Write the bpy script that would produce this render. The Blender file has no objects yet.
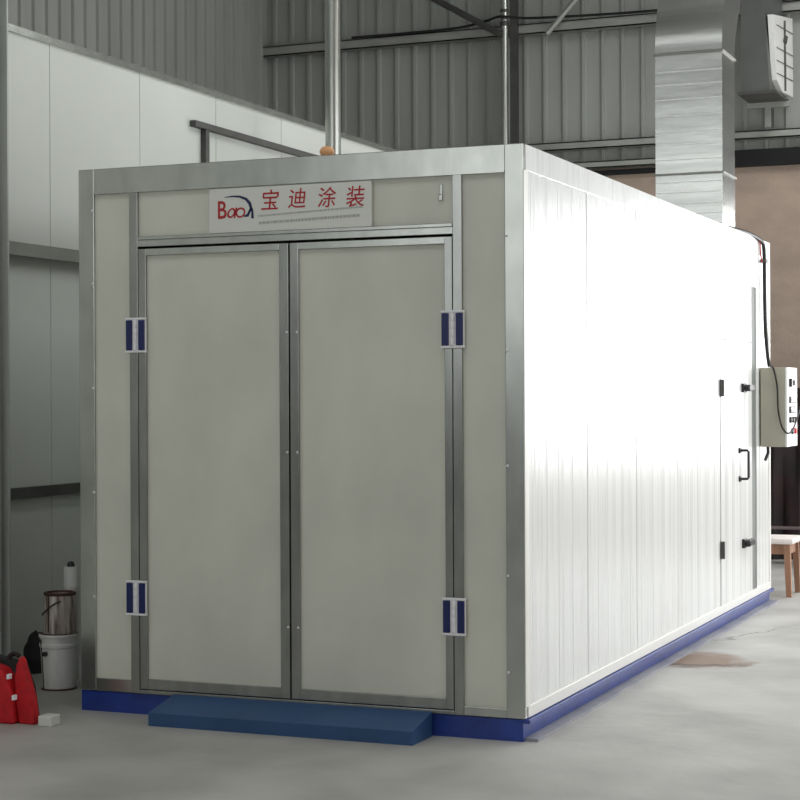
import bpy, bmesh, math, random
from mathutils import Vector, Matrix
S = bpy.context.scene
COL = S.collection
random.seed(7)
PI = math.pi

# ------------------------------------------------------------------ camera
YAW, PIT, ROL, FPX = .3912, -.0025, -.0047, 1786.86
F = Vector((-math.sin(YAW)*math.cos(PIT), math.cos(YAW)*math.cos(PIT), math.sin(PIT)))
R0 = Vector((math.cos(YAW), math.sin(YAW), 0)); U0 = R0.cross(F)
Rr = R0*math.cos(ROL) + U0*math.sin(ROL); Uu = -R0*math.sin(ROL) + U0*math.cos(ROL)
cam = bpy.data.cameras.new('camera'); cam.sensor_width = 36; cam.lens = FPX/800*36
cam.clip_start = .05; cam.clip_end = 200
co = bpy.data.objects.new('camera', cam); COL.objects.link(co)
m = Matrix((Rr, Uu, -F)).transposed().to_4x4(); m.translation = Vector((2.457, -7.3717, 1.4076))
co.matrix_world = m
S.camera = co

# ------------------------------------------------------------------ world, lights, exposure
S.view_settings.view_transform = 'Standard'; S.view_settings.look = 'None'
S.view_settings.gamma = 1; S.view_settings.use_curve_mapping = False
S.view_settings.exposure = 0.3
S.cycles.max_bounces = 8; S.cycles.diffuse_bounces = 5; S.cycles.caustics_reflective = False
S.cycles.use_denoising = True
W = bpy.data.worlds.new('overcast_sky'); S.world = W; W.use_nodes = True
W.node_tree.nodes['Background'].inputs[0].default_value = (.93, .97, 1, 1)
W.node_tree.nodes['Background'].inputs[1].default_value = 1.1

def area(name, loc, direction, sx, sy, power, color=(1, 1, 1), spread=PI):
    L = bpy.data.lights.new(name, 'AREA'); L.shape = 'RECTANGLE'; L.size = sx; L.size_y = sy
    L.energy = power; L.color = color; L.spread = spread
    o = bpy.data.objects.new(name, L); COL.objects.link(o); o.location = loc
    o.rotation_euler = Vector(direction).to_track_quat('-Z', 'Y').to_euler()
    return o
# daylight entering by the window band of the right wall, the tall window right in the back wall and the roof lights
area('daylight_right_windows', (5.9, 4.6, 2.7), (-1, 0, 0), 9.8, 4.4, 155, (1, .99, .98))
area('daylight_back_window', (3.0, 9.9, 1.97), (0, -1, 0), 4.6, 2.26, 203, (1, 1, 1))
area('daylight_roof_light', (2.0, 5.5, 6.9), (0, 0, -1), 5.0, 3.0, 230, (.98, 1, 1))
area('daylight_roof_strip', (-1.0, -2.4, 6.9), (0, 0, -1), 9.0, 1.5, 85, (.98, 1, 1))
area('daylight_front_windows', (0, -12.9, 4.0), (0, 1, 0), 12.0, 4.0, 90, (1, 1, .97))

# ------------------------------------------------------------------ materials
def mat(name, col, rough=.5, metal=0.0, noise=0.0, nscale=(4, 4, 4), bump=0.0, bscale=(20, 20, 20), spec=.5, detail=4.0, col2=None):
    M = bpy.data.materials.new(name); M.use_nodes = True; nt = M.node_tree; b = nt.nodes['Principled BSDF']
    b.inputs['Base Color'].default_value = (*col, 1); b.inputs['Roughness'].default_value = rough
    b.inputs['Metallic'].default_value = metal; b.inputs['Specular IOR Level'].default_value = spec
    if noise or bump or col2:
        tc = nt.nodes.new('ShaderNodeTexCoord')
    def nz(scale, d):
        mp = nt.nodes.new('ShaderNodeMapping'); mp.inputs['Scale'].default_value = scale
        nt.links.new(tc.outputs['Object'], mp.inputs[0])
        n = nt.nodes.new('ShaderNodeTexNoise'); n.inputs['Scale'].default_value = 1; n.inputs['Detail'].default_value = d
        nt.links.new(mp.outputs[0], n.inputs['Vector']); return n
    if noise or col2:
        n = nz(nscale, detail)
        rp = nt.nodes.new('ShaderNodeValToRGB'); e = rp.color_ramp.elements
        e[0].position = .3; e[1].position = .7
        c2 = col2 or tuple(max(0, c*(1-noise)) for c in col)
        c1 = col if col2 else tuple(min(1, c*(1+noise*.6)) for c in col)
        e[0].color = (*c2, 1); e[1].color = (*c1, 1)
        nt.links.new(n.outputs['Fac'], rp.inputs[0]); nt.links.new(rp.outputs[0], b.inputs['Base Color'])
    if bump:
        n2 = nz(bscale, 3.0); bp = nt.nodes.new('ShaderNodeBump'); bp.inputs['Strength'].default_value = bump
        bp.inputs['Distance'].default_value = .02
        nt.links.new(n2.outputs['Fac'], bp.inputs['Height']); nt.links.new(bp.outputs[0], b.inputs['Normal'])
    return M

M = {}
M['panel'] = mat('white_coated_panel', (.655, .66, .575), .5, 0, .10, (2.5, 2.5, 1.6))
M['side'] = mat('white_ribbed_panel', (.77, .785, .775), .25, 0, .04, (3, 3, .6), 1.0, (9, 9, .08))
M['galv'] = mat('galvanised_trim', (.47, .485, .455), .25, .85, .12, (12, 12, 5))
M['galv_dark'] = mat('galvanised_channel', (.36, .37, .35), .24, .9, .15, (14, 14, 4))
M['duct'] = mat('duct_sheet_steel', (.55, .56, .535), .24, 1.0, .28, (.5, .5, 7), .08, (2, 2, 9))
M['duct_edge'] = mat('duct_seam_lit_side', (.88, .88, .86), .4, .3)
M['flange'] = mat('flange_steel', (.30, .30, .28), .55, .5)
M['blue'] = mat('blue_paint', (.022, .05, .27), .28, 0, .25, (8, 8, 8), .1, (60, 60, 60))
M['dusty'] = mat('dusty_flange', (.36, .36, .37), .7, 0, .3, (3, 2.2, 3), col2=(.19, .20, .28))
M['ramp'] = mat('blue_ramp_paint', (.022, .075, .19), .5, 0, .15, (5, 5, 5), .12, (90, 90, 90))
M['hinge_blue'] = mat('blue_plastic', (.003, .011, .095), .4)
M['white_plastic'] = mat('white_plastic', (.88, .87, .90), .4)
M['rubber'] = mat('black_plastic', (.012, .012, .013), .45)
M['black_cable'] = mat('black_cable', (.01, .01, .01), .5)
M['red_wire'] = mat('red_wire', (.45, .02, .02), .5)
M['corr'] = mat('grey_sheet', (.42, .435, .405), .55, .2, .1, (3, 3, .6))
M['girt'] = mat('girt_steel', (.40, .41, .38), .5, .4, .15, (3, 6, 6))
M['steel_dark'] = mat('dark_steel', (.10, .10, .095), .55, .4, .2, (5, 5, 5))
M['brown'] = mat('brown_render', (.42, .325, .265), .9, 0, .18, (2.2, 2.2, 3.5), .15, (30, 30, 30), detail=8)
M['wallwhite'] = mat('wall_panel_white', (.62, .645, .60), .5, 0, .05, (.8, .8, 1.2))
M['joint'] = mat('panel_joint', (.18, .19, .18), .7)
M['void'] = mat('gap_dark', (.01, .01, .011), .9)
M['grey_strip'] = mat('grey_gasket', (.42, .45, .46), .85, 0)
M['cab_grey'] = mat('cabinet_grey', (.42, .40, .32), .5, 0, .08, (6, 6, 6))
M['cab_white'] = mat('cabinet_white', (.80, .80, .76), .4)
M['red_btn'] = mat('red_button', (.6, .02, .02), .4)
M['lens'] = mat('meter_glass', (.12, .13, .12), .25)
M['wood'] = mat('stool_wood', (.36, .19, .115), .55, 0, .3, (14, 14, 2))
M['seat'] = mat('stool_seat', (.80, .74, .71), .5)
M['maroon'] = mat('maroon_tarp', (.028, .010, .011), .7, 0, 0, (3, 3, 3), .2, (8, 8, 8), col2=(.006, .005, .006))
M['pale'] = mat('pale_board', (.40, .34, .33), .7, 0, .2)
M['bench_top'] = mat('worn_bench_top', (.16, .12, .12), .8, 0, .2)
M['pail'] = mat('white_pail', (.62, .62, .60), .45, 0, .18, (14, 14, 5))
M['can'] = mat('stained_can', (.62, .56, .52), .5, .1, 0, (45, 45, 5), col2=(.07, .035, .025), detail=8)
M['rust'] = mat('dark_paint_rim', (.05, .018, .015), .6)
M['red'] = mat('red_canvas', (.58, .004, .012), .6, 0, .2, (30, 30, 30), .35, (160, 160, 160))
M['bag_black'] = mat('black_cloth', (.012, .012, .013), .8)
M['orange'] = mat('orange_plastic', (.80, .42, .20), .6)
M['sign'] = mat('sign_plate', (.70, .71, .66), .4, .1)
M['sign_red'] = mat('sign_red', (.42, .012, .02), .5)
M['sign_blue'] = mat('sign_blue', (.012, .02, .085), .5)
M['sign_grey'] = mat('sign_print_grey', (.43, .44, .42), .6)
M['sheet_shade'] = mat('shaded_duct_sheet', (.13, .135, .128), .5, .4, .15, (3, 3, 3))  # shade on the front of the wall duct, put into a darker base colour
M['column'] = mat('column_paint', (.52, .54, .51), .55, .1, .15, (6, 6, 2))
M['roof'] = mat('roof_sheet', (.35, .36, .35), .7)

# concrete floor: blotches, a brown stain and two cracks that have their own place on the slab
def concrete():
    Mx = bpy.data.materials.new('concrete_floor'); Mx.use_nodes = True; nt = Mx.node_tree; b = nt.nodes['Principled BSDF']
    N = nt.nodes.new; Lk = nt.links.new
    geo = N('ShaderNodeNewGeometry')
    def noise(scale, d=5, vec=None):
        n = N('ShaderNodeTexNoise'); n.inputs['Scale'].default_value = scale; n.inputs['Detail'].default_value = d
        Lk(vec or geo.outputs['Position'], n.inputs['Vector']); return n
    def ramp(src, p0, p1, c0, c1):
        r = N('ShaderNodeValToRGB'); e = r.color_ramp.elements; e[0].position = p0; e[1].position = p1
        e[0].color = (*c0, 1); e[1].color = (*c1, 1); Lk(src, r.inputs[0]); return r
    base = ramp(noise(1.7, 11).outputs['Fac'], .34, .68, (.34, .335, .315), (.50, .49, .465))
    cur = base.outputs[0]
    nd = noise(5.0, 8)
    def dist_to(p, ang, lx, ly):           # elliptic distance around p, warped by noise
        mp = N('ShaderNodeMapping'); mp.vector_type = 'TEXTURE'
        mp.inputs['Location'].default_value = (*p, -.1); mp.inputs['Rotation'].default_value = (0, 0, ang)
        mp.inputs['Scale'].default_value = (lx, ly, 1)
        w = N('ShaderNodeVectorMath'); w.operation = 'MULTIPLY_ADD'
        Lk(nd.outputs['Color'], w.inputs[0]); w.inputs[1].default_value = (.36, .36, 0); w.inputs[2].default_value = (-.18, -.18, 0)
        a = N('ShaderNodeVectorMath'); a.operation = 'ADD'; Lk(geo.outputs['Position'], a.inputs[0]); Lk(w.outputs[0], a.inputs[1])
        Lk(a.outputs[0], mp.inputs[0])
        ln = N('ShaderNodeVectorMath'); ln.operation = 'LENGTH'; Lk(mp.outputs[0], ln.inputs[0]); return ln.outputs['Value']
    def mix(fac, col):
        nonlocal cur
        mx = N('ShaderNodeMix'); mx.data_type = 'RGBA'; Lk(fac, mx.inputs[0]); Lk(cur, mx.inputs[6]); mx.inputs[7].default_value = (*col, 1)
        cur = mx.outputs[2]
    def spot(p, ang, lx, ly, col, k):
        r = ramp(dist_to(p, ang, lx, ly), .55, 1.0, (k, k, k), (0, 0, 0)); mix(r.outputs[0], col)
    spot((.13, 2.62), .35, .36, .36, (.21, .135, .09), 1.0)
    spot((.16, 2.44), .45, .32, .07, (.09, .055, .04), 1.0)
    spot((.55, 1.5), .6, .3, .9, (.52, .51, .48), .6)
    spot((.23, 2.39), .50, .26, .022, (.09, .06, .05), .85)
    spot((.16, 3.7), 1.19, .85, .018, (.12, .115, .105), .6)
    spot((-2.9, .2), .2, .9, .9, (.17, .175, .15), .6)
    Lk(cur, b.inputs['Base Color']); b.inputs['Roughness'].default_value = .55
    bp = N('ShaderNodeBump'); bp.inputs['Strength'].default_value = .25; bp.inputs['Distance'].default_value = .01
    Lk(noise(14, 6).outputs['Fac'], bp.inputs['Height']); Lk(bp.outputs[0], b.inputs['Normal'])
    return Mx
M['floor'] = concrete()

# ------------------------------------------------------------------ mesh helpers
class MB:
    def __init__(s): s.bm = bmesh.new(); s.mi = 0
    def _fin(s, vs):
        vs = set(vs)
        for f in s.bm.faces:
            if all(v in vs for v in f.verts): f.material_index = s.mi
    def box(s, x0, x1, y0, y1, z0, z1, bev=0.0, rot=None, piv=None):
        r = bmesh.ops.create_cube(s.bm, size=1); vs = r['verts']
        for v in vs:
            v.co = Vector(((x0+x1)/2+v.co.x*(x1-x0), (y0+y1)/2+v.co.y*(y1-y0), (z0+z1)/2+v.co.z*(z1-z0)))
        if bev:
            es = list({e for v in vs for e in v.link_edges})
            r = bmesh.ops.bevel(s.bm, geom=es, offset=bev, segments=2, profile=.6, affect='EDGES')
            vs = list({v for f in r['faces'] for v in f.verts} | {v for v in vs if v.is_valid})
        if rot is not None:
            p = Vector(piv)
            for v in vs: v.co = rot @ (v.co-p) + p
        s._fin(vs); return s
    def lathe(s, c, prof, n=32, axis='z'):
        c = Vector(c); rings = []
        for r, h in prof:
            ring = []
            for i in range(n):
                a = 2*PI*i/n
                if axis == 'z': d = Vector((r*math.cos(a), r*math.sin(a), h))
                elif axis == 'x': d = Vector((h, r*math.cos(a), r*math.sin(a)))
                else: d = Vector((r*math.sin(a), h, r*math.cos(a)))
                ring.append(s.bm.verts.new(c+d))
            rings.append(ring)
        fs = []
        for a, b in zip(rings, rings[1:]):
            for i in range(n):
                j = (i+1) % n; fs.append(s.bm.faces.new((a[i], a[j], b[j], b[i])))
        fs.append(s.bm.faces.new(rings[0][::-1])); fs.append(s.bm.faces.new(rings[-1]))
        for f in fs: f.material_index = s.mi
        return s
    def tube(s, pts, r, n=10, smooth=0):
        pts = [Vector(p) for p in pts]
        if smooth:
            out = []
            for i in range(len(pts)-1):
                p0 = pts[max(i-1, 0)]; p1 = pts[i]; p2 = pts[i+1]; p3 = pts[min(i+2, len(pts)-1)]
                for k in range(smooth):
                    t = k/smooth
                    out.append(.5*((2*p1)+(p2-p0)*t+(2*p0-5*p1+4*p2-p3)*t*t+(3*p1-p0-3*p2+p3)*t**3))
            out.append(pts[-1]); pts = out
        rings = []; prev = None
        for i, p in enumerate(pts):
            d = (pts[min(i+1, len(pts)-1)]-pts[max(i-1, 0)]).normalized()
            if prev is None:
                u = d.orthogonal().normalized()
            else:
                u = (prev-d*prev.dot(d)).normalized()
            prev = u; v = d.cross(u)
            rr = r[i] if isinstance(r, (list, tuple)) else r
            rings.append([s.bm.verts.new(p+(u*math.cos(2*PI*k/n)+v*math.sin(2*PI*k/n))*rr) for k in range(n)])
        fs = []
        for a, b in zip(rings, rings[1:]):
            for k in range(n):
                j = (k+1) % n; fs.append(s.bm.faces.new((a[k], a[j], b[j], b[k])))
        fs.append(s.bm.faces.new(rings[0][::-1])); fs.append(s.bm.faces.new(rings[-1]))
        for f in fs: f.material_index = s.mi
        return s
    def prism(s, poly, d, to3):            # 2-D outline + thickness d; to3(u, v, w) -> point
        a = [s.bm.verts.new(to3(u, v, 0)) for u, v in poly]; b = [s.bm.verts.new(to3(u, v, d)) for u, v in poly]
        n = len(poly); fs = [s.bm.faces.new(a[::-1]), s.bm.faces.new(b)]
        for i in range(n):
            j = (i+1) % n; fs.append(s.bm.faces.new((a[i], a[j], b[j], b[i])))
        for f in fs: f.material_index = s.mi
        return s
    def slot(s, i): s.mi = i; return s

def obj(name, mb, ms, parent=None, smooth=False, origin=None):
    bm = mb.bm
    bmesh.ops.recalc_face_normals(bm, faces=bm.faces)
    me = bpy.data.meshes.new(name)
    if origin is not None:
        for v in bm.verts: v.co -= Vector(origin)
    elif parent is not None:
        for v in bm.verts: v.co -= parent_world(parent)
    bm.to_mesh(me); bm.free()
    for x in (ms if isinstance(ms, (list, tuple)) else [ms]): me.materials.append(M[x])
    if smooth:
        for p in me.polygons: p.use_smooth = True
        try: me.set_sharp_from_angle(angle=math.radians(38))
        except Exception: pass
    o = bpy.data.objects.new(name, me); COL.objects.link(o)
    if parent is not None: o.parent = parent
    if origin is not None: o.location = origin
    return o
def parent_world(p):
    v = Vector((0, 0, 0))
    while p is not None: v = v + Vector(p.location); p = p.parent
    return v
def thing(name, label, cat, loc=(0, 0, 0), group=None):
    o = bpy.data.objects.new(name, None); COL.objects.link(o); o.location = loc; o.empty_display_size = .1
    return tag(o, label, cat, group)
def tag(o, label, cat, group=None):
    o['label'] = label; o['category'] = cat
    if group: o['group'] = group
    return o
def struct(name, mb, ms, label=None, smooth=False):
    o = obj(name, mb, ms, smooth=smooth); o['kind'] = 'structure'
    if label: o['label'] = label
    return o
def lab(o, t): o['label'] = t; return o

# ------------------------------------------------------------------ the hall
FZ = -.1
struct('floor', MB().box(-9, 8, -14, 12, FZ-.2, FZ), 'floor', 'grey concrete factory floor')
struct('ceiling', MB().box(-9, 8, -13.4, 12, 7.0, 7.1), 'roof', 'roof of the factory hall')

# back wall: brown rendered lower part, grey ribbed sheet above
struct('wall_back', MB().box(-7, .6, 10.05, 10.3, FZ, 3.74).box(.6, 6, 10.05, 10.3, FZ, .84), 'brown', 'brown rendered lower back wall')
def corrugated(x0, x1, z0, z1, y, depth=.028, pitch=.205, axis='x'):
    mb = MB(); prof = []; x = x0
    while x < x1:
        prof += [(x, 0), (x+pitch*.78, 0), (x+pitch*.81, -depth), (x+pitch*.97, -depth)]; x += pitch
    prof.append((x, 0))
    lo = []; hi = []
    for a, d in prof:
        P = (lambda z: (a, y+d, z)) if axis == 'x' else (lambda z: (y-d, a, z))
        lo.append(mb.bm.verts.new(P(z0))); hi.append(mb.bm.verts.new(P(z1)))
    for i in range(len(lo)-1): mb.bm.faces.new((lo[i], lo[i+1], hi[i+1], hi[i]))
    r = bmesh.ops.extrude_face_region(mb.bm, geom=list(mb.bm.faces))
    for v in r['geom']:
        if isinstance(v, bmesh.types.BMVert):
            v.co += Vector((0, .004, 0)) if axis == 'x' else Vector((-.004, 0, 0))
    return mb
struct('wall_rear', corrugated(-7, .55, 3.72, 7.0, 10.12), 'corr', 'grey ribbed sheet metal upper back wall')
struct('wall_far', corrugated(-13, 12, FZ, 7.0, -6.3, axis='y'), 'corr', 'ribbed sheet wall far left')
# right wall and the tall window beside the back wall let the daylight in (outside the frame)
struct('wall_right', MB().box(6, 6.2, -13.2, 10.3, FZ, .5).box(6, 6.2, -13.2, 10.3, 4.9, 7).box(6, 6.2, -13.2, -1.5, .5, 4.9), 'brown')
w = MB()
for k in range(8): w.box(6.0, 6.06, -1.5+k*1.6-.03, -1.5+k*1.6+.03, .5, 4.9)
w.box(6.0, 6.06, -1.5, 9.7, 2.7, 2.75)
struct('window_1', w, 'steel_dark')
w = MB()
for k in range(5): w.box(.62+k*1.15, .68+k*1.15, 10.1, 10.16, .84, 3.15)
w.box(.6, 5.4, 10.1, 10.16, 2.3, 2.35)
struct('window_2', w, 'steel_dark')
struct('wall_front', MB().box(-6.5, 6.2, -13.2, -13.0, FZ, 2.0).box(-6.5, 6.2, -13.2, -13.0, 6.0, 7), 'steel_dark')
w = MB()
for k in range(9): w.box(-6+k*1.5-.03, -6+k*1.5+.03, -13.1, -13.04, 2.0, 6.0)
struct('window_3', w, 'steel_dark')
struct('wall_back_upper', MB().box(.6, 6, 10.1, 10.2, 3.15, 7), 'steel_dark')

# girts along the back wall
def girt(name, x0, x1, z0, z1, ms='girt', y=10.0):
    mb = MB().box(x0, x1, y-.05, y+.07, z1-.012, z1).box(x0, x1, y-.05, y-.038, z0, z1).box(x0, x1, y-.05, y+.07, z0, z0+.012)
    return struct(name, mb, ms, 'horizontal steel girt on back wall')
girt('trim_1', -7, .5, 5.08, 5.185)
girt('trim_2', -7, .5, 3.88, 3.96)
girt('trim_3', -7, -1.25, 3.68, 3.75)
struct('trim_4', MB().box(-1.5, .55, 9.97, 10.06, 3.62, 3.78).box(-7, -1.5, 10.0, 10.06, 3.61, 3.66), 'void', 'black strip standing in for the shaded gap above brown wall')  # dark of the recessed gap painted as a solid black strip

# white partition on the left
mb = MB()
ys = [-3.66+k for k in range(14)]
for a in ys: mb.box(-3.36, -3.30, a+.003, a+.997, 2.20, 3.43)
for a in ys: mb.box(-3.36, -3.30, a+.003, a+.997, FZ, 2.20)
mb.slot(1).box(-3.37, -3.308, -3.66, 10.04, FZ, 3.42)
struct('wall_left', mb, ['wallwhite', 'joint'], 'white panel partition left of the booth')
struct('trim_5', MB().box(-3.38, -3.285, -3.6, 10.04, 3.43, 3.47), 'galv', 'edge strip on top of white partition')
struct('trim_6', MB().box(-3.3, -3.23, -3.6, 9.9, 2.25, 2.262).box(-3.245, -3.23, -3.6, 9.9, 2.19, 2.25), 'galv', 'steel ledge along white partition')
struct('trim_7', MB().box(-3.3, -3.26, -3.6, 9.9, .845, .905), 'steel_dark', 'dark rail along white partition')
mb = MB().box(-3.3, -3.255, 2.98, 9.0, 3.185, 3.225).box(-3.3, -3.262, 3.13, 3.18, 2.262, 3.19)
struct('trim_8', mb, 'steel_dark', 'dark rail on a post against white partition')

# ------------------------------------------------------------------ the booth
booth = thing('drying_booth', 'large white panel drying booth with galvanised frame and double doors', 'booth', (-1.125, 0, FZ))
L = 5.62; H = 2.5; X0 = -2.25; X1 = 0.0
def part(name, mb, ms, parent=booth, smooth=False): return obj(name, mb, ms, parent, smooth)

# blue base channel
mb = MB()
mb.box(X0, X1-.012, 0, L, FZ, -.004)
mb.box(X1-.03, X1+.02, -.001, L+.02, -.020, -.003)
lab(part('base_frame', mb, 'blue'), 'blue painted steel base')
part('base_flange', MB().box(X1-.02, X1+.050, .02, L+.02, FZ, FZ+.014), 'dusty')
part('corner_trim', MB().box(-.01, .003, -.004, .055, .05, 2.385, .002), 'cab_white')
# body panels
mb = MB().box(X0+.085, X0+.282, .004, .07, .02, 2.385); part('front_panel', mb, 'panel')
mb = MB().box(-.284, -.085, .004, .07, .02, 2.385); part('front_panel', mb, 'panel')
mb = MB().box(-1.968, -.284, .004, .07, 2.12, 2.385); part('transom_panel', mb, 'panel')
# side panels with joints, ribs in the skin
mb = MB()
edges = [.05, .97, 1.89, 2.81, 3.95]
for a, b in zip(edges, edges[1:]): mb.box(-.07, -.004, a+.004, b-.004, .02, 2.39, .003)
yy = .12
while yy < 3.9:
    mb.box(-.01, -.0032, yy-.007, yy+.007, .06, 2.38, .0007); yy += random.choice((.17, .22, .26))
mb.box(-.07, -.004, 3.954, 4.960, 1.762, 2.39, .002)
mb.box(-.07, -.004, 5.135, L-.05, .02, 2.39, .003)
mb.slot(1).box(-.06, -.012, .05, L-.05, .02, 2.39)
part('side_wall', mb, ['side', 'joint'])
mb = MB()
for a in [.05+.92*k for k in range(6)]: mb.box(X0+.004, X0+.07, a+.003, min(a+.917, L-.05), .02, 2.39)
part('side_wall', mb, 'side')
part('rear_wall', MB().box(X0+.07, X1-.07, L-.07, L-.004, .02, 2.39), 'side')
part('roof_panel', MB().box(X0+.01, X1-.01, .01, L-.01, 2.40, 2.485), 'side')
# grey strip between side door and end panel
part('seal_strip', MB().box(-.05, -.03, 4.962, 5.13, .02, 2.15).slot(1).box(-.05, -.004, 4.962, 5.13, 2.15, 2.39), ['grey_strip', 'side'])

# corner posts and trims
def post(x0, x1, y0, y1, rivets):
    p = part('corner_post', MB().box(x0, x1, y0, y1, 0.0, 2.5, .003), 'galv')
    for rx, rz in rivets:
        obj('rivet', MB().lathe((rx, y0, rz), [(.006, .001), (.006, -.002), (.003, -.004)], 10, 'y'), 'white_plastic', p, True)
    return p
post(X0, X0+.085, -.006, .085, [(X0+.078, z) for z in (.45, .95, 1.45, 1.95, 2.3)])
post(X1-.085, X1, -.006, .03, [(X1-.076, z) for z in (.2, .62, 1.1, 1.6, 2.1)])
part('corner_post', MB().box(X0, X0+.085, L-.085, L, 0, 2.5, .003), 'galv')
part('corner_post', MB().box(X1-.085, X1+.002, L-.05, L, 0, 2.5, .003), 'cab_white')
part('top_trim', MB().box(X0+.085, X1-.085, -.006, .085, 2.378, 2.5, .003).box(X0+.085, X1-.085, -.0095, 0, 2.378, 2.388), 'galv')
part('top_trim', MB().box(-.085, .001, .03, L-.05, 2.385, 2.5, .003), 'side')
part('top_trim', MB().box(X0, X0+.085, .085, L-.085, 2.385, 2.5), 'galv')
part('bottom_trim', MB().box(-.08, .003, .03, L-.05, 0, .05, .003), 'cab_white')
part('bottom_trim', MB().box(X0+.085, X0+.282, -.005, .075, 0, .06, .002), 'galv')
part('bottom_trim', MB().box(-.284, -.085, -.005, .075, 0, .04, .002), 'galv')
part('door_jamb', MB().box(-1.968, -1.923, -.010, .07, 0, 2.378, .002), 'galv_dark')
part('door_jamb', MB().box(-.326, -.284, -.010, .07, 0, 2.378, .002), 'galv_dark')
part('door_head', MB().box(-1.923, -.326, -.012, .07, 2.118, 2.15, .002).box(-1.923, -.326, -.018, .0, 2.15, 2.166, .002), 'galv')
part('threshold', MB().box(-1.923, -.326, -.012, .07, 0, .018, .002), 'galv_dark')

# double doors
def door(x0, x1, hinge_left):
    z0, z1 = .022, 2.108
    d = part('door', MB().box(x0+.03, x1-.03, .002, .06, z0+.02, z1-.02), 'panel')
    sl, sr = (.040, .047) if hinge_left else (.043, .036)
    obj('stile', MB().box(x0, x0+sl, -.010, .06, z0, z1, .002), 'galv_dark', d)
    obj('stile', MB().box(x1-sr, x1, -.010, .06, z0, z1, .002), 'galv_dark', d)
    obj('rail', MB().box(x0+sl, x1-sr, -.010, .06, z1-.032, z1, .002), 'galv', d)
    obj('rail', MB().box(x0+sl, x1-sr, -.010, .06, z0, z0+.048, .002), 'galv_dark', d)
    for rz in (.35, 1.15, 1.7):
        rx = x0+sl-.008 if not hinge_left else x1-.008
        obj('rivet', MB().lathe((rx, -.010, rz), [(.005, .001), (.005, -.002), (.003, -.003)], 10, 'y'), 'white_plastic', d, True)
    return d
lab(door(-1.919, -1.130, True), 'left door leaf'); lab(door(-1.122, -.330, False), 'right door leaf')
# big blue and white strap hinges
for hx, hz in ((-1.927, 1.699), (-1.931, .454), (-.323, 1.698), (-.322, .434)):
    w_, h_ = .106, .166
    h = part('hinge', MB().box(hx-w_/2, hx+w_/2, -.024, -.009, hz-h_/2, hz+h_/2, .004)
             .box(hx-w_/2-.002, hx+w_/2+.002, -.030, -.009, hz-h_/2, hz-h_/2+.010, .003)
             .box(hx-w_/2-.002, hx+w_/2+.002, -.030, -.009, hz+h_/2-.010, hz+h_/2, .003), 'white_plastic')
    for s in (-1, 1):
        c = hx+s*.0335
        lab(obj('hinge_cover', MB().box(c-.0165, c+.0165, -.031, -.020, hz-h_/2+.012, hz+h_/2-.012, .003), 'hinge_blue', h), 'dark blue hinge cover')
    mb = MB()
    for k in range(4):
        a = hz-h_/2+.012+k*.0355; mb.lathe((hx, -.026, a), [(.009, 0), (.010, .002), (.010, .032), (.009, .034)], 14)
    obj('hinge_barrel', mb, 'white_plastic', h, True)
# small bracket on transom
part('latch_plate', MB().box(-.388, -.376, -.003, .006, 2.28, 2.34, .002).box(-.394, -.376, -.005, .006, 2.268, 2.296, .003), 'galv_dark')

# side service door with hinges, latches, handle
d = part('side_door', MB().box(-.07, .000, 3.957, 4.955, .05, 1.757, .003), 'side')
for z in (1.446, .41):
    obj('hinge', MB().box(-.001, .010, 3.935, 3.985, z-.055, z+.055, .003).lathe((.012, 3.957, z-.055), [(.012, 0), (.012, .11)], 12), 'steel_dark', d)
for z in (1.448, .401):
    obj('latch', MB().box(-.001, .018, 4.60, 4.70, z-.03, z+.03, .004).box(.014, .045, 4.66, 4.83, z-.022, z+.022, .006)
        .lathe((.018, 4.64, z), [(.022, 0), (.022, .03), (.015, .036)], 14, 'x'), 'rubber', d)
mb = MB().tube([(0, 4.53, 1.03), (.05, 4.545, 1.03), (.055, 4.56, 1.02), (.055, 4.56, .85), (.05, 4.545, .84), (0, 4.53, .84)], .009, 10)
mb.box(-.001, .01, 4.50, 4.56, 1.012, 1.048, .003).box(-.001, .01, 4.50, 4.56, .822, .858, .003)
lab(obj('handle', mb, 'rubber', d, True), 'black pull handle')

# ------------------------------------------------------------------ company sign above the doors
sg = thing('sign_board', 'grey sign board with red lettering above the double doors', 'sign', (-1.121, 0, 2.165))
SY = -.018
obj('board', MB().box(-1.533, -.710, SY, -.002, 2.166, 2.371, .002), 'sign', sg)
def glyph_mesh(txt, cx, cz, h, width=None, shear=0.0, offset=0.0):
    cu = bpy.data.curves.new('t', 'FONT'); cu.body = txt; cu.size = 1; cu.shear = shear; cu.offset = offset; cu.extrude = .012; cu.resolution_u = 3
    to = bpy.data.objects.new('t', cu); COL.objects.link(to)
    dg = bpy.context.evaluated_depsgraph_get(); me = bpy.data.meshes.new_from_object(to.evaluated_get(dg))
    bpy.data.objects.remove(to); bpy.data.curves.remove(cu)
    xs = [v.co.x for v in me.vertices]; ys_ = [v.co.y for v in me.vertices]
    sc = h/(max(ys_)-min(ys_)); sx = (width/(max(xs)-min(xs))) if width else sc
    mx, my = (max(xs)+min(xs))/2, (max(ys_)+min(ys_))/2
    mb = MB(); mb.bm.from_mesh(me); bpy.data.meshes.remove(me)
    for v in mb.bm.verts:
        v.co = Vector((cx+(v.co.x-mx)*sx, SY-.0008-v.co.z*.05, cz+(v.co.y-my)*sc))
    return mb
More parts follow.
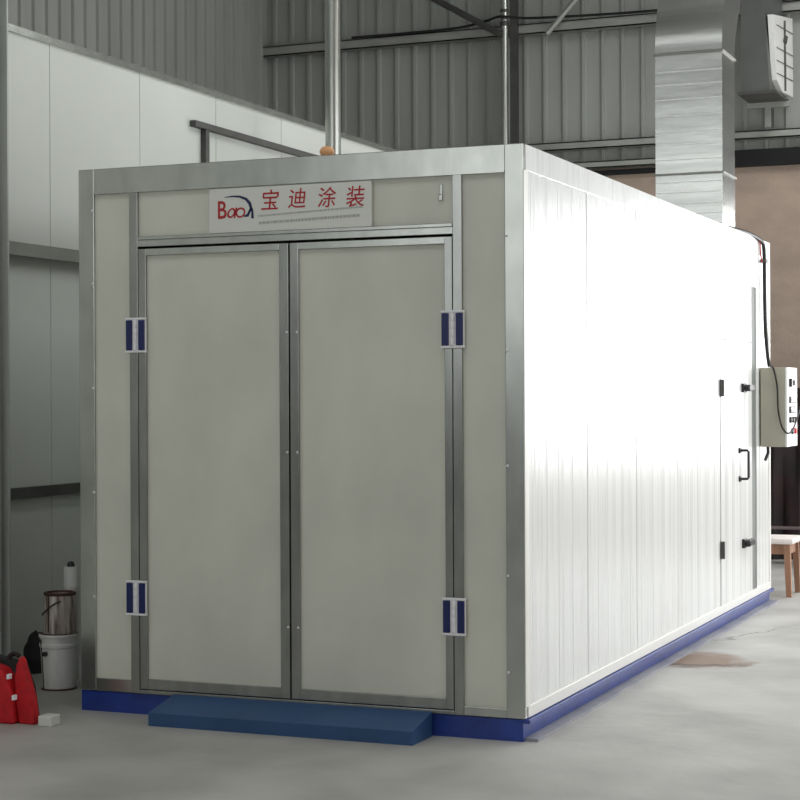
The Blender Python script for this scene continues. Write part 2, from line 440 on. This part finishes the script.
# helper from picture measure on the board: u 0..1 left to right, v 0..1 bottom to top
def UV(u, v): return (-1.533+.823*u, 2.166+.205*v)
for t, u, v, hh in (('宝', .385, .70, .092), ('迪', .55, .70, .090), ('涂', .735, .69, .092), ('装', .905, .675, .094)):
    x, z = UV(u, v)
    lab(obj('character', glyph_mesh(t, x, z, hh, hh*1.0, .12, .004), 'sign_red', sg), 'red character on the sign')
def s3(u, v, w_): return (u, SY-.0006-w_, v)
x, z = UV(.085, .52)
obj('logo_letter', glyph_mesh('B', x, z, .082, .046, .0, .012), 'sign_red', sg)
def ring(cx, cz, rx, rz, t, sh):
    mb = MB(); n = 28; o_ = []; i_ = []
    for k in range(n):
        a = 2*PI*k/n; c, s = math.cos(a), math.sin(a)
        o_.append((cx+rx*c+sh*rz*s, cz+rz*s)); i_.append((cx+(rx-t)*c+sh*(rz-t)*s, cz+(rz-t)*s))
    A = [[mb.bm.verts.new(s3(*p, w_)) for p in q] for q in (o_, i_) for w_ in (0, .001)]
    for k in range(n):
        j = (k+1) % n
        mb.bm.faces.new((A[0][k], A[0][j], A[1][j], A[1][k])); mb.bm.faces.new((A[1][k], A[1][j], A[3][j], A[3][k])); mb.bm.faces.new((A[2][k], A[2][j], A[3][j], A[3][k]))
    return mb
x, z = UV(.142, .44); mb = ring(x, z, .020, .023, .008, .3)
mb.prism([(x+.011, z-.024), (x+.020, z-.024), (x+.032, z+.024), (x+.023, z+.024)], .001, s3); obj('logo_letter', mb, 'sign_red', sg)
x, z = UV(.20, .44); obj('logo_letter', ring(x, z, .025, .024, .008, .1), 'sign_red', sg)
def arc(pts, ws):
    mb = MB(); up = []; dn = []
    for i, p in enumerate(pts):
        a = Vector(pts[max(i-1, 0)]); b = Vector(pts[min(i+1, len(pts)-1)]); t = (b-a).normalized(); n_ = Vector((-t.y, t.x))
        up.append(tuple(Vector(p)+n_*ws[i])); dn.append(tuple(Vector(p)-n_*ws[i]))
    for i in range(len(pts)-1): mb.prism([dn[i], dn[i+1], up[i+1], up[i]], .001, s3)
    return mb
pts = [UV(*q) for q in ((.10, .80), (.15, .815), (.195, .80), (.235, .74), (.258, .64), (.266, .54), (.262, .46))]
mb = arc(pts, [.0012, .0035, .005, .0065, .0075, .0065, .004])
pts = [UV(*q) for q in ((.222, .35), (.245, .37), (.258, .46), (.268, .56))]; mb2 = arc(pts, [.003, .007, .006, .003])
me = bpy.data.meshes.new('tmp'); mb2.bm.to_mesh(me); mb.bm.from_mesh(me); bpy.data.meshes.remove(me)
x, z = UV(.272, .40); mb.prism([(x-.004, z-.02), (x+.010, z-.022), (x+.006, z+.022), (x-.002, z+.03)], .001, s3)
lab(obj('logo_swoosh', mb, 'sign_blue', sg), 'dark blue logo swoosh')
for v0, v1, us, hgt in ((.345, .44, (.31, .93), .008), (.185, .26, (.315, .93), .012)):
    mb = MB(); u = us[0]
    while u < us[1]:
        wd = random.choice((.008, .011, .016, .022))
        if True:
            x, z = UV(u, v0+(v1-v0)*(u-us[0])/(us[1]-us[0])); mb.box(x, x+wd*.8, SY-.0012, SY-.0003, z-hgt/2, z+hgt/2)
        u += wd+.004
    obj('small_print', mb, 'sign_grey', sg)

# ------------------------------------------------------------------ ramp before the doors
RX0, RX1 = -1.735, -.43
mb = MB().prism([(-.014, .008), (-.25, -.040), (-.25, FZ), (-.014, FZ)], RX1-RX0, lambda u, v, w_: (RX0+w_, u, v))
tag(obj('ramp', mb, 'ramp', origin=((RX0+RX1)/2, -.15, FZ)), 'low blue ramp plate in front of the double doors', 'ramp')

# ------------------------------------------------------------------ exhaust duct on booth roof
du = thing('exhaust_duct', 'square galvanised exhaust duct rising from booth roof', 'duct', (-.38, 4.8, 2.5))
dx0, dx1, dy0, dy1 = -.582, -.121, 4.6, 5.0
obj('vertical_section', MB().box(dx0, dx1, dy0, dy1, 2.5, 3.73), 'duct', du)
mb = MB()
for z in (2.56, 2.63, 2.70, 2.775, 2.845, 3.00, 3.10, 3.19, 3.30, 3.41, 3.51, 3.60):
    mb.box(dx0, dx1, dy0-.004, dy0+.01, z, z+.007, .001)
obj('seam', mb, 'duct_edge', du)
for z in (2.905, 3.725):
    mb = MB().box(dx0-.012, dx1+.012, dy0-.014, dy1+.012, z-.007, z+.007, .002)
    for k in range(5): mb.lathe((dx0+.03+k*.1, dy0-.014, z), [(.008, .002), (.008, -.008)], 6, 'y')
    obj('flange', mb, 'flange', du)
def elbow():                                  # leans back (+y) after a short bend, then straight up to the roof
    mb = MB(); Ri, n = .35, 14; cy_, cz_ = dy1+Ri, 3.737; ringv = []; A = math.radians(34)
    for k in range(n+1):
        a = A*k/n; q = []
        for x in (dx0, dx1):
            for r in (Ri+.4, Ri): q.append((x, cy_-r*math.cos(a), cz_+r*math.sin(a)))
        ringv.append([mb.bm.verts.new(p) for p in (q[0], q[2], q[3], q[1])])
    t = Vector((0, math.sin(A), math.cos(A)))*3.3
    ringv.append([mb.bm.verts.new(v.co+t) for v in ringv[-1]])
    for a, b in zip(ringv, ringv[1:]):
        for i in range(4):
            j = (i+1) % 4; mb.bm.faces.new((a[i], a[j], b[j], b[i]))
    mb.bm.faces.new(ringv[0]); mb.bm.faces.new(ringv[-1])
    return mb
obj('elbow', elbow(), 'duct', du, True)

# second duct on a bracket at the back wall
d2 = thing('wall_duct', 'boxy duct coloured as shaded, hung before the back wall right of the exhaust duct', 'duct', (-.86, 9.6, 4.2))
def hexa(a, b, z0, z1, top_in=0.0):          # plan polygons at two heights
    mb = MB(); lo = [mb.bm.verts.new((x, y, z0)) for x, y in a]; hi = [mb.bm.verts.new((x, y, z1)) for x, y in b]; n = len(a)
    mb.bm.faces.new(lo[::-1]); mb.bm.faces.new(hi)
    for i in range(n): mb.bm.faces.new((lo[i], lo[(i+1) % n], hi[(i+1) % n], hi[i]))
    return mb
FA = (-.955, 9.3); FB = (-.735, 9.3); FC = (-.652, 9.90); FD = (-.955, 9.90)
obj('housing', hexa([FA, (-.69, 9.3), (-.65, 9.88), FD], [FA, (-.78, 9.3), (-.70, 9.88), FD], 4.22, 5.9), 'sheet_shade', d2)
P0 = Vector((-.70, 9.34, 0)); P1 = Vector((-.632, 9.90, 0))
def sp(u, v, w_): return tuple(P0+(P1-P0)*u+Vector((w_, 0, v)))
lab(obj('side_panel', MB().prism([(-.08, 4.93), (1, 5.0), (1.03, 4.25), (.42, 4.25), (.12, 4.34)], .05, sp), 'duct_edge', d2), 'sheet side panel coloured as lit')  # near-white colour carries the light falling on this side of the duct
def bar(u0, v0, u1, v1, r): return MB().tube([sp(u0, v0, .056), sp(u1, v1, .056)], r, 6)
obj('tie_rod', bar(.55, 4.27, .52, 4.93, .012), 'steel_dark', d2)
obj('clamp', bar(.50, 4.72, .56, 4.78, .028), 'steel_dark', d2)
for v in (4.40, 4.52, 4.64, 4.85): obj('seam', bar(0.1, v, 1, v, .004), 'steel_dark', d2)
obj('flange', MB().box(-.98, -.62, 9.27, 9.90, 4.20, 4.225), 'steel_dark', d2)
obj('bracket_arm', MB().box(-1.0, -.60, 9.80, 9.86, 4.15, 4.20), 'girt', d2)
obj('bracket_post', MB().box(-.83, -.775, 9.80, 9.86, 3.965, 4.15), 'girt', d2)
obj('bracket_post', MB().box(-.775, -.765, 9.83, 9.92, 3.965, 4.15), 'steel_dark', d2)

# ------------------------------------------------------------------ pipes, braces, cables of the hall
tag(obj('steel_column', MB().lathe((-2.73, 4.0, FZ), [(.054, 0), (.054, 7.1)], 28), 'galv', smooth=True, origin=(-2.73, 4.0, FZ)),
    'round light grey steel column rising behind the booth by white partition', 'column')
pp = thing('wall_pipe', 'slim light grey vertical pipe on the sheet metal back wall', 'pipe', (-3.48, 9.86, 3.0))
obj('pipe', MB().lathe((-3.48, 9.86, FZ), [(.037, 0), (.037, 7.1)], 20), 'galv', pp, True)
for z, h_ in ((5.16, .05), (5.30, .03)): obj('collar', MB().lathe((-3.48, 9.86, z), [(.043, 0), (.043, h_)], 20), 'steel_dark', pp, True)
mb = MB().box(-3.44, -3.36, 9.90, 9.912, FZ, 7).box(-3.44, -3.36, 9.938, 9.95, FZ, 7).box(-3.405, -3.395, 9.91, 9.94, FZ, 7)
tag(obj('steel_column', mb, 'steel_dark', origin=(-3.4, 9.92, FZ)), 'dark narrow steel column beside the slim wall pipe', 'column')
mb = MB().tube([(-3.50, 9.82, 5.07), (-6.0, 9.82, 6.53)], .035, 6)
tag(obj('diagonal_brace', mb, 'steel_dark', origin=(-3.5, 9.82, 5.07)), 'dark diagonal brace left of the slim wall pipe', 'brace')
mb = MB().tube([(-3.03, 9.86, 5.05), (-1.4, 9.86, 6.75)], .03, 6)
tag(obj('diagonal_brace', mb, 'girt', origin=(-3.0, 9.86, 5.05)), 'light diagonal brace right of the slim wall pipe', 'brace')
mb = MB().tube([(-5.2, 9.90, 5.19), (-4.1, 9.90, 5.19), (-3.7, 9.87, 5.23), (-3.5, 9.80, 5.25), (-3.2, 9.86, 5.22), (-2.4, 9.9, 5.20), (-1.9, 9.88, 5.19), (-.5, 9.9, 5.19)], .013, 6, 6)
tag(obj('power_cable', mb, 'black_cable', smooth=True, origin=(-2, 9.9, 5.18)), 'black cable strung along the upper girt of the back wall', 'cable')

# ------------------------------------------------------------------ control cabinet and its cables
cb = thing('control_cabinet', 'beige grey electric control cabinet mounted at rear end of booth side', 'control box', (.1, 5.43, 1.034))
obj('housing', MB().box(.004, .176, 5.235, 5.625, 1.034, 1.592, .004), 'cab_grey', cb)
dd = obj('cabinet_door', MB().box(.176, .192, 5.232, 5.628, 1.034, 1.592, .004), 'cab_white', cb)
obj('switch', MB().box(.19, .212, 5.31, 5.35, 1.455, 1.515, .004), 'rubber', dd)
obj('switch', MB().box(.19, .205, 5.46, 5.49, 1.465, 1.505, .004), 'steel_dark', dd)
for z in (1.365, 1.295):
    obj('meter', MB().box(.19, .204, 5.31, 5.55, z-.024, z+.024, .004).slot(1).box(.2035, .2055, 5.34, 5.52, z-.014, z+.014), ['rubber', 'lens'], dd)
for k in range(3):
    obj('button', MB().lathe((.19, 5.33+k*.10, 1.222), [(.022, 0), (.022, .012), (.015, .018)], 14, 'x'), 'rubber', dd, True)
for k in range(2):
    obj('button', MB().lathe((.19, 5.40+k*.12, 1.142), [(.022, 0), (.022, .012), (.015, .018)], 14, 'x'), 'red_btn' if k else 'rubber', dd, True)
obj('cable_gland', MB().tube([(.05, 5.27, 1.036), (.05, 5.27, .99), (.035, 5.24, .94)], .011, 8), 'rubber', cb, True)
mb = MB().tube([(-.06, 4.3, 2.512), (-.02, 4.75, 2.514), (.004, 5.1, 2.50), (.02, 5.26, 2.47), (.022, 5.30, 2.40), (.02, 5.32, 2.2), (.022, 5.33, 1.9), (.03, 5.36, 1.70), (.04, 5.38, 1.603)], .014, 8, 5)
pc = tag(obj('power_cable', mb, 'black_cable', smooth=True, origin=(0, 5.3, 2.0)), 'thick black cable running from booth roof down to control cabinet', 'cable')
obj('cable_clip', MB().box(.0, .04, 5.28, 5.34, 2.335, 2.36, .003), 'steel_dark', pc)
mb = MB().tube([(.0, 5.14, 2.512), (.012, 5.20, 2.47), (.012, 5.22, 2.40), (.012, 5.27, 2.34)], .005, 6, 6)
tag(obj('wire', mb, 'red_wire', smooth=True, origin=(0, 5.2, 2.4)), 'short red wire looped at top rear of booth side', 'wire')
mb = MB().tube([(.05, 5.36, 1.60), (.085, 5.25, 1.60), (.105, 5.222, 1.56), (.125, 5.222, 1.45), (.13, 5.222, 1.30), (.155, 5.218, 1.18), (.196, 5.222, 1.13), (.215, 5.33, 1.16), (.225, 5.48, 1.26), (.23, 5.60, 1.34)], .006, 8, 6)
tag(obj('power_cable', mb, 'black_cable', smooth=True, origin=(.1, 5.22, 1.3)), 'thin black cable drooping across the front of control cabinet', 'cable')

tag(obj('plastic_cap', MB().lathe((-.945, .02, 2.5), [(.026, 0), (.034, .012), (.034, .024), (.024, .038), (.010, .043)], 14), 'orange', smooth=True, origin=(-.945, .02, 2.5)),
    'small orange cap lying on front top edge of booth', 'cap')

# ------------------------------------------------------------------ stool and dark covered stack behind the booth
st = thing('stool', 'wooden stool with pale seat behind the booth rear corner', 'stool', (-.12, 6.1, FZ))
sz = .335
obj('seat', MB().box(-.36, .105, 5.93, 6.33, sz-.045, sz, .018), 'seat', st, True)
for lx, ly in ((.055, 5.97), (.06, 6.29), (-.31, 5.97), (-.31, 6.29)):
    ox = .015 if lx > 0 else -.015; oy = -.012 if ly < 6.1 else .012
    mb = MB().prism([(-.024, -.022), (.024, -.022), (.024, .022), (-.024, .022)], 1, lambda u, v, w_, lx=lx, ly=ly, ox=ox, oy=oy: (lx+u*(1-.2*(1-w_))+ox*(1-w_), ly+v*(1-.2*(1-w_))+oy*(1-w_), FZ+(sz-.045-FZ)*w_))
    obj('leg', mb, 'wood', st)
for b_ in ((-.29, .035, 5.965, 5.985), (-.29, .035, 6.275, 6.295), (.045, .065, 5.99, 6.27), (-.32, -.30, 5.99, 6.27)): obj('apron', MB().box(*b_, .215, .29), 'wood', st)

mb = MB(); nx, nz = 60, 26; rows = []
for j in range(nz+1):
    z = FZ + 1.55*j/nz; row = []
    for i in range(nx+1):
        t = i/nx; x = -1.6+t*2.3
        fold = (.035*math.sin(t*55+1.3*math.sin(j*.25))+.02*math.sin(t*121+2))*(1-.5*j/nz)
        row.append(mb.bm.verts.new((x, 9.0-.03*(1-j/nz)+fold, z+(.012*math.sin(t*40) if j == nz else 0))))
    rows.append(row)
for j in range(nz):
    for i in range(nx): mb.bm.faces.new((rows[j][i], rows[j][i+1], rows[j+1][i+1], rows[j+1][i]))
r = bmesh.ops.extrude_face_region(mb.bm, geom=list(mb.bm.faces))
for v in r['geom']:
    if isinstance(v, bmesh.types.BMVert): v.co.y = 9.9
tag(obj('covered_stack', mb, 'maroon', smooth=True, origin=(-.5, 9.4, FZ)), 'dark maroon cloth covered stack against the brown back wall', 'covered goods')
bn = thing('bench', 'low narrow bench before the dark covered stack', 'bench', (-.3, 8.5, FZ))
obj('bench_top', MB().box(-.75, .35, 8.42, 8.62, .215, .23, .003), 'bench_top', bn)
for x in (-.68, .28):
    obj('leg', MB().box(x-.02, x+.02, 8.46, 8.58, FZ, .205), 'steel_dark', bn)

# ------------------------------------------------------------------ left corner: column, pails, tube, sack, bag, block
cl = thing('steel_column', 'tall grey steel column at left edge before white partition', 'column', (-3.14, .62, FZ))
obj('shaft', MB().box(-3.2, -3.068, .5, .512, FZ, 7).box(-3.2, -3.068, .588, .6, FZ, 7).box(-3.14, -3.128, .512, .588, FZ, 7), 'column', cl)
obj('valve', MB().lathe((-3.10, .50, .20), [(.022, 0), (.022, -.05), (.034, -.05), (.034, -.075), (.02, -.08)], 14, 'y').box(-3.15, -3.05, .435, .45, .195, .212, .004), 'rubber', cl, True)

PX, PY = -2.706, .50
pl = thing('pail', 'white plastic pail with red stained foot standing left of the booth', 'pail', (PX, PY, FZ))
obj('pail_body', MB().lathe((PX, PY, FZ), [(.080, 0), (.084, .004), (.094, .215), (.099, .22), (.100, .235), (.096, .24), (.097, .275)], 40), 'pail', pl, True)
obj('lid', MB().lathe((PX, PY, FZ+.270), [(.102, 0), (.104, .006), (.102, .016), (.092, .018), (.09, .012)], 40), 'pail', pl, True)
lab(obj('paint_rim', MB().lathe((PX, PY, FZ+.284), [(.098, 0), (.099, .003), (.092, .006)], 40), 'rust', pl, True), 'dark red paint on the lid')
lab(obj('stain_ring', MB().lathe((PX, PY, FZ), [(.092, .0), (.090, .006), (.082, .010)], 40), 'rust', pl, True), 'dark red paint at the foot')
mb = MB()
a0 = -1.75
def ringpt(r, a, z): return (PX+r*math.cos(a), PY+r*math.sin(a), FZ+z)
mb.tube([ringpt(.086, -2.12, .01), ringpt(.096, -2.12, .21), ringpt(.103, -2.12, .262)], .0035, 8)
lab(obj('seam', mb, 'rust', pl, True), 'dark drip line')
c = Vector(ringpt(.101, -1.75, .19)); mb = MB()
mb.lathe(c, [(.013, .004), (.013, -.008), (.008, -.010)], 16, 'y')
lab(obj('bung', mb, 'rubber', pl, True), 'black round bung')

CZ = FZ+.290
cn = thing('paint_can', 'rust stained paint can stacked on the white pail', 'paint can', (PX+.008, PY, CZ))
cxx, cyy = PX+.008, PY
obj('can_body', MB().lathe((cxx, cyy, CZ), [(.084, 0), (.086, .004), (.083, .10), (.081, .19), (.079, .20)], 40), 'can', cn, True)
obj('rim', MB().lathe((cxx, cyy, CZ+.195), [(.081, 0), (.084, .004), (.084, .012), (.080, .016), (.07, .016), (.068, .004)], 40), 'rust', cn, True)
def cp(a, z, r=.088): return (cxx+r*math.cos(a), cyy+r*math.sin(a), CZ+z)
obj('handle', MB().tube([cp(-2.65, .10), cp(-2.35, .095, .092), cp(-1.95, .115, .095), cp(-1.5, .145, .095), cp(-1.15, .165, .092), cp(-.95, .17)], .004, 8, 4), 'rubber', cn, True)
obj('drip', MB().tube([cp(-1.75, .2, .083), cp(-1.74, .1, .0855), cp(-1.75, .01, .0875)], .0035, 8), 'rust', cn, True)

tx, ty = -2.825, .80
tb = thing('tube', 'tall white tube with black cap standing behind the paint can', 'tube', (tx, ty, FZ))
obj('tube_body', MB().lathe((tx, ty, FZ), [(.039, 0), (.039, .48), (.041, .485), (.041, .50), (.039, .505), (.039, .595), (.036, .60)], 28), 'pail', tb, True)
lab(obj('cap', MB().lathe((tx, ty, FZ+.60), [(.020, 0), (.020, .014), (.015, .024), (.008, .028)], 18), 'rubber', tb, True), 'black cap')

def blob(name, c, sc, seed, ms, label, cat, sub=4):
    bm = bmesh.new(); bmesh.ops.create_icosphere(bm, subdivisions=sub, radius=1)
    rnd = random.Random(seed); ph = [rnd.uniform(0, 6) for _ in range(6)]
    for v in bm.verts:
        n = v.co.copy()
        k = 1+.10*math.sin(4*n.x+ph[0])*math.sin(3*n.y+ph[1])+.07*math.sin(9*n.z+ph[2]+3*n.x)+.05*math.sin(11*n.x+ph[3]+5*n.y)
        p = Vector((n.x*sc[0]*k, n.y*sc[1]*k, n.z*sc[2]*k))
        if p.z > 0: f = 1-.45*(p.z/sc[2])**2; p.x *= f; p.y *= f
        p.z = max(p.z, -sc[2]*.8); v.co = Vector(c)+p+Vector((0, 0, sc[2]*.8))
    mb = MB(); mb.bm.free(); mb.bm = bm
    return tag(obj(name, mb, ms, smooth=True, origin=c), label, cat)
blob('sack', (-3.12, .92, FZ), (.085, .08, .13), 3, 'bag_black', 'black lumpy sack on the floor against partition behind pail', 'sack')

# red canvas tool bag, partly outside the frame at the left
bx, by = -2.407, -.40
bg = thing('tool_bag', 'red canvas bag with upright pointed flap at lower left', 'bag', (bx, by, FZ))
def slab(poly, depth, y, nrm=.012):
    mb = MB().prism(poly, depth, lambda u, v, w_: (u, y+w_, v))
    es = [e for e in mb.bm.edges]
    bmesh.ops.bevel(mb.bm, geom=es, offset=nrm, segments=3, profile=.6, affect='EDGES')
    return mb
obj('pouch', slab([(bx-.16, FZ), (bx+.075, FZ), (bx+.062, FZ+.13), (bx+.035, FZ+.205), (bx+.0, FZ+.25), (bx-.05, FZ+.265), (bx-.16, FZ+.26)], .12, by-.05, .014), 'red', bg, True)
obj('flap', slab([(bx+.085, FZ), (bx+.172, FZ), (bx+.150, FZ+.12), (bx+.118, FZ+.22), (bx+.100, FZ+.285), (bx+.088, FZ+.310), (bx+.075, FZ+.275), (bx+.058, FZ+.20), (bx+.068, FZ+.12)], .05, by-.02, .009), 'red', bg, True)
obj('gusset', slab([(bx-.1, FZ), (bx+.13, FZ), (bx+.1, FZ+.16), (bx+.06, FZ+.27), (bx-.1, FZ+.30)], .06, by+.035, .01), 'bag_black', bg, True)
for x, z in ((bx+.050, .22), (bx+.078, .125)):
    lab(obj('buckle', MB().box(x-.007, x+.007, by-.058, by-.03, FZ+z-.012, FZ+z+.012, .004), 'white_plastic', bg), 'white buckle')
obj('grip', MB().tube([(bx-.02, by+.05, FZ+.26), (bx-.01, by+.05, FZ+.30), (bx+.02, by+.05, FZ+.310), (bx+.04, by+.05, FZ+.30)], .011, 8, 5), 'maroon', bg, True)

wb = MB().box(-2.205, -2.135, -.44, -.36, FZ, FZ+.048, .006)
tag(obj('block', wb, 'sign', origin=(-2.17, -.40, FZ)), 'small pale block on the floor right of red bag', 'block')
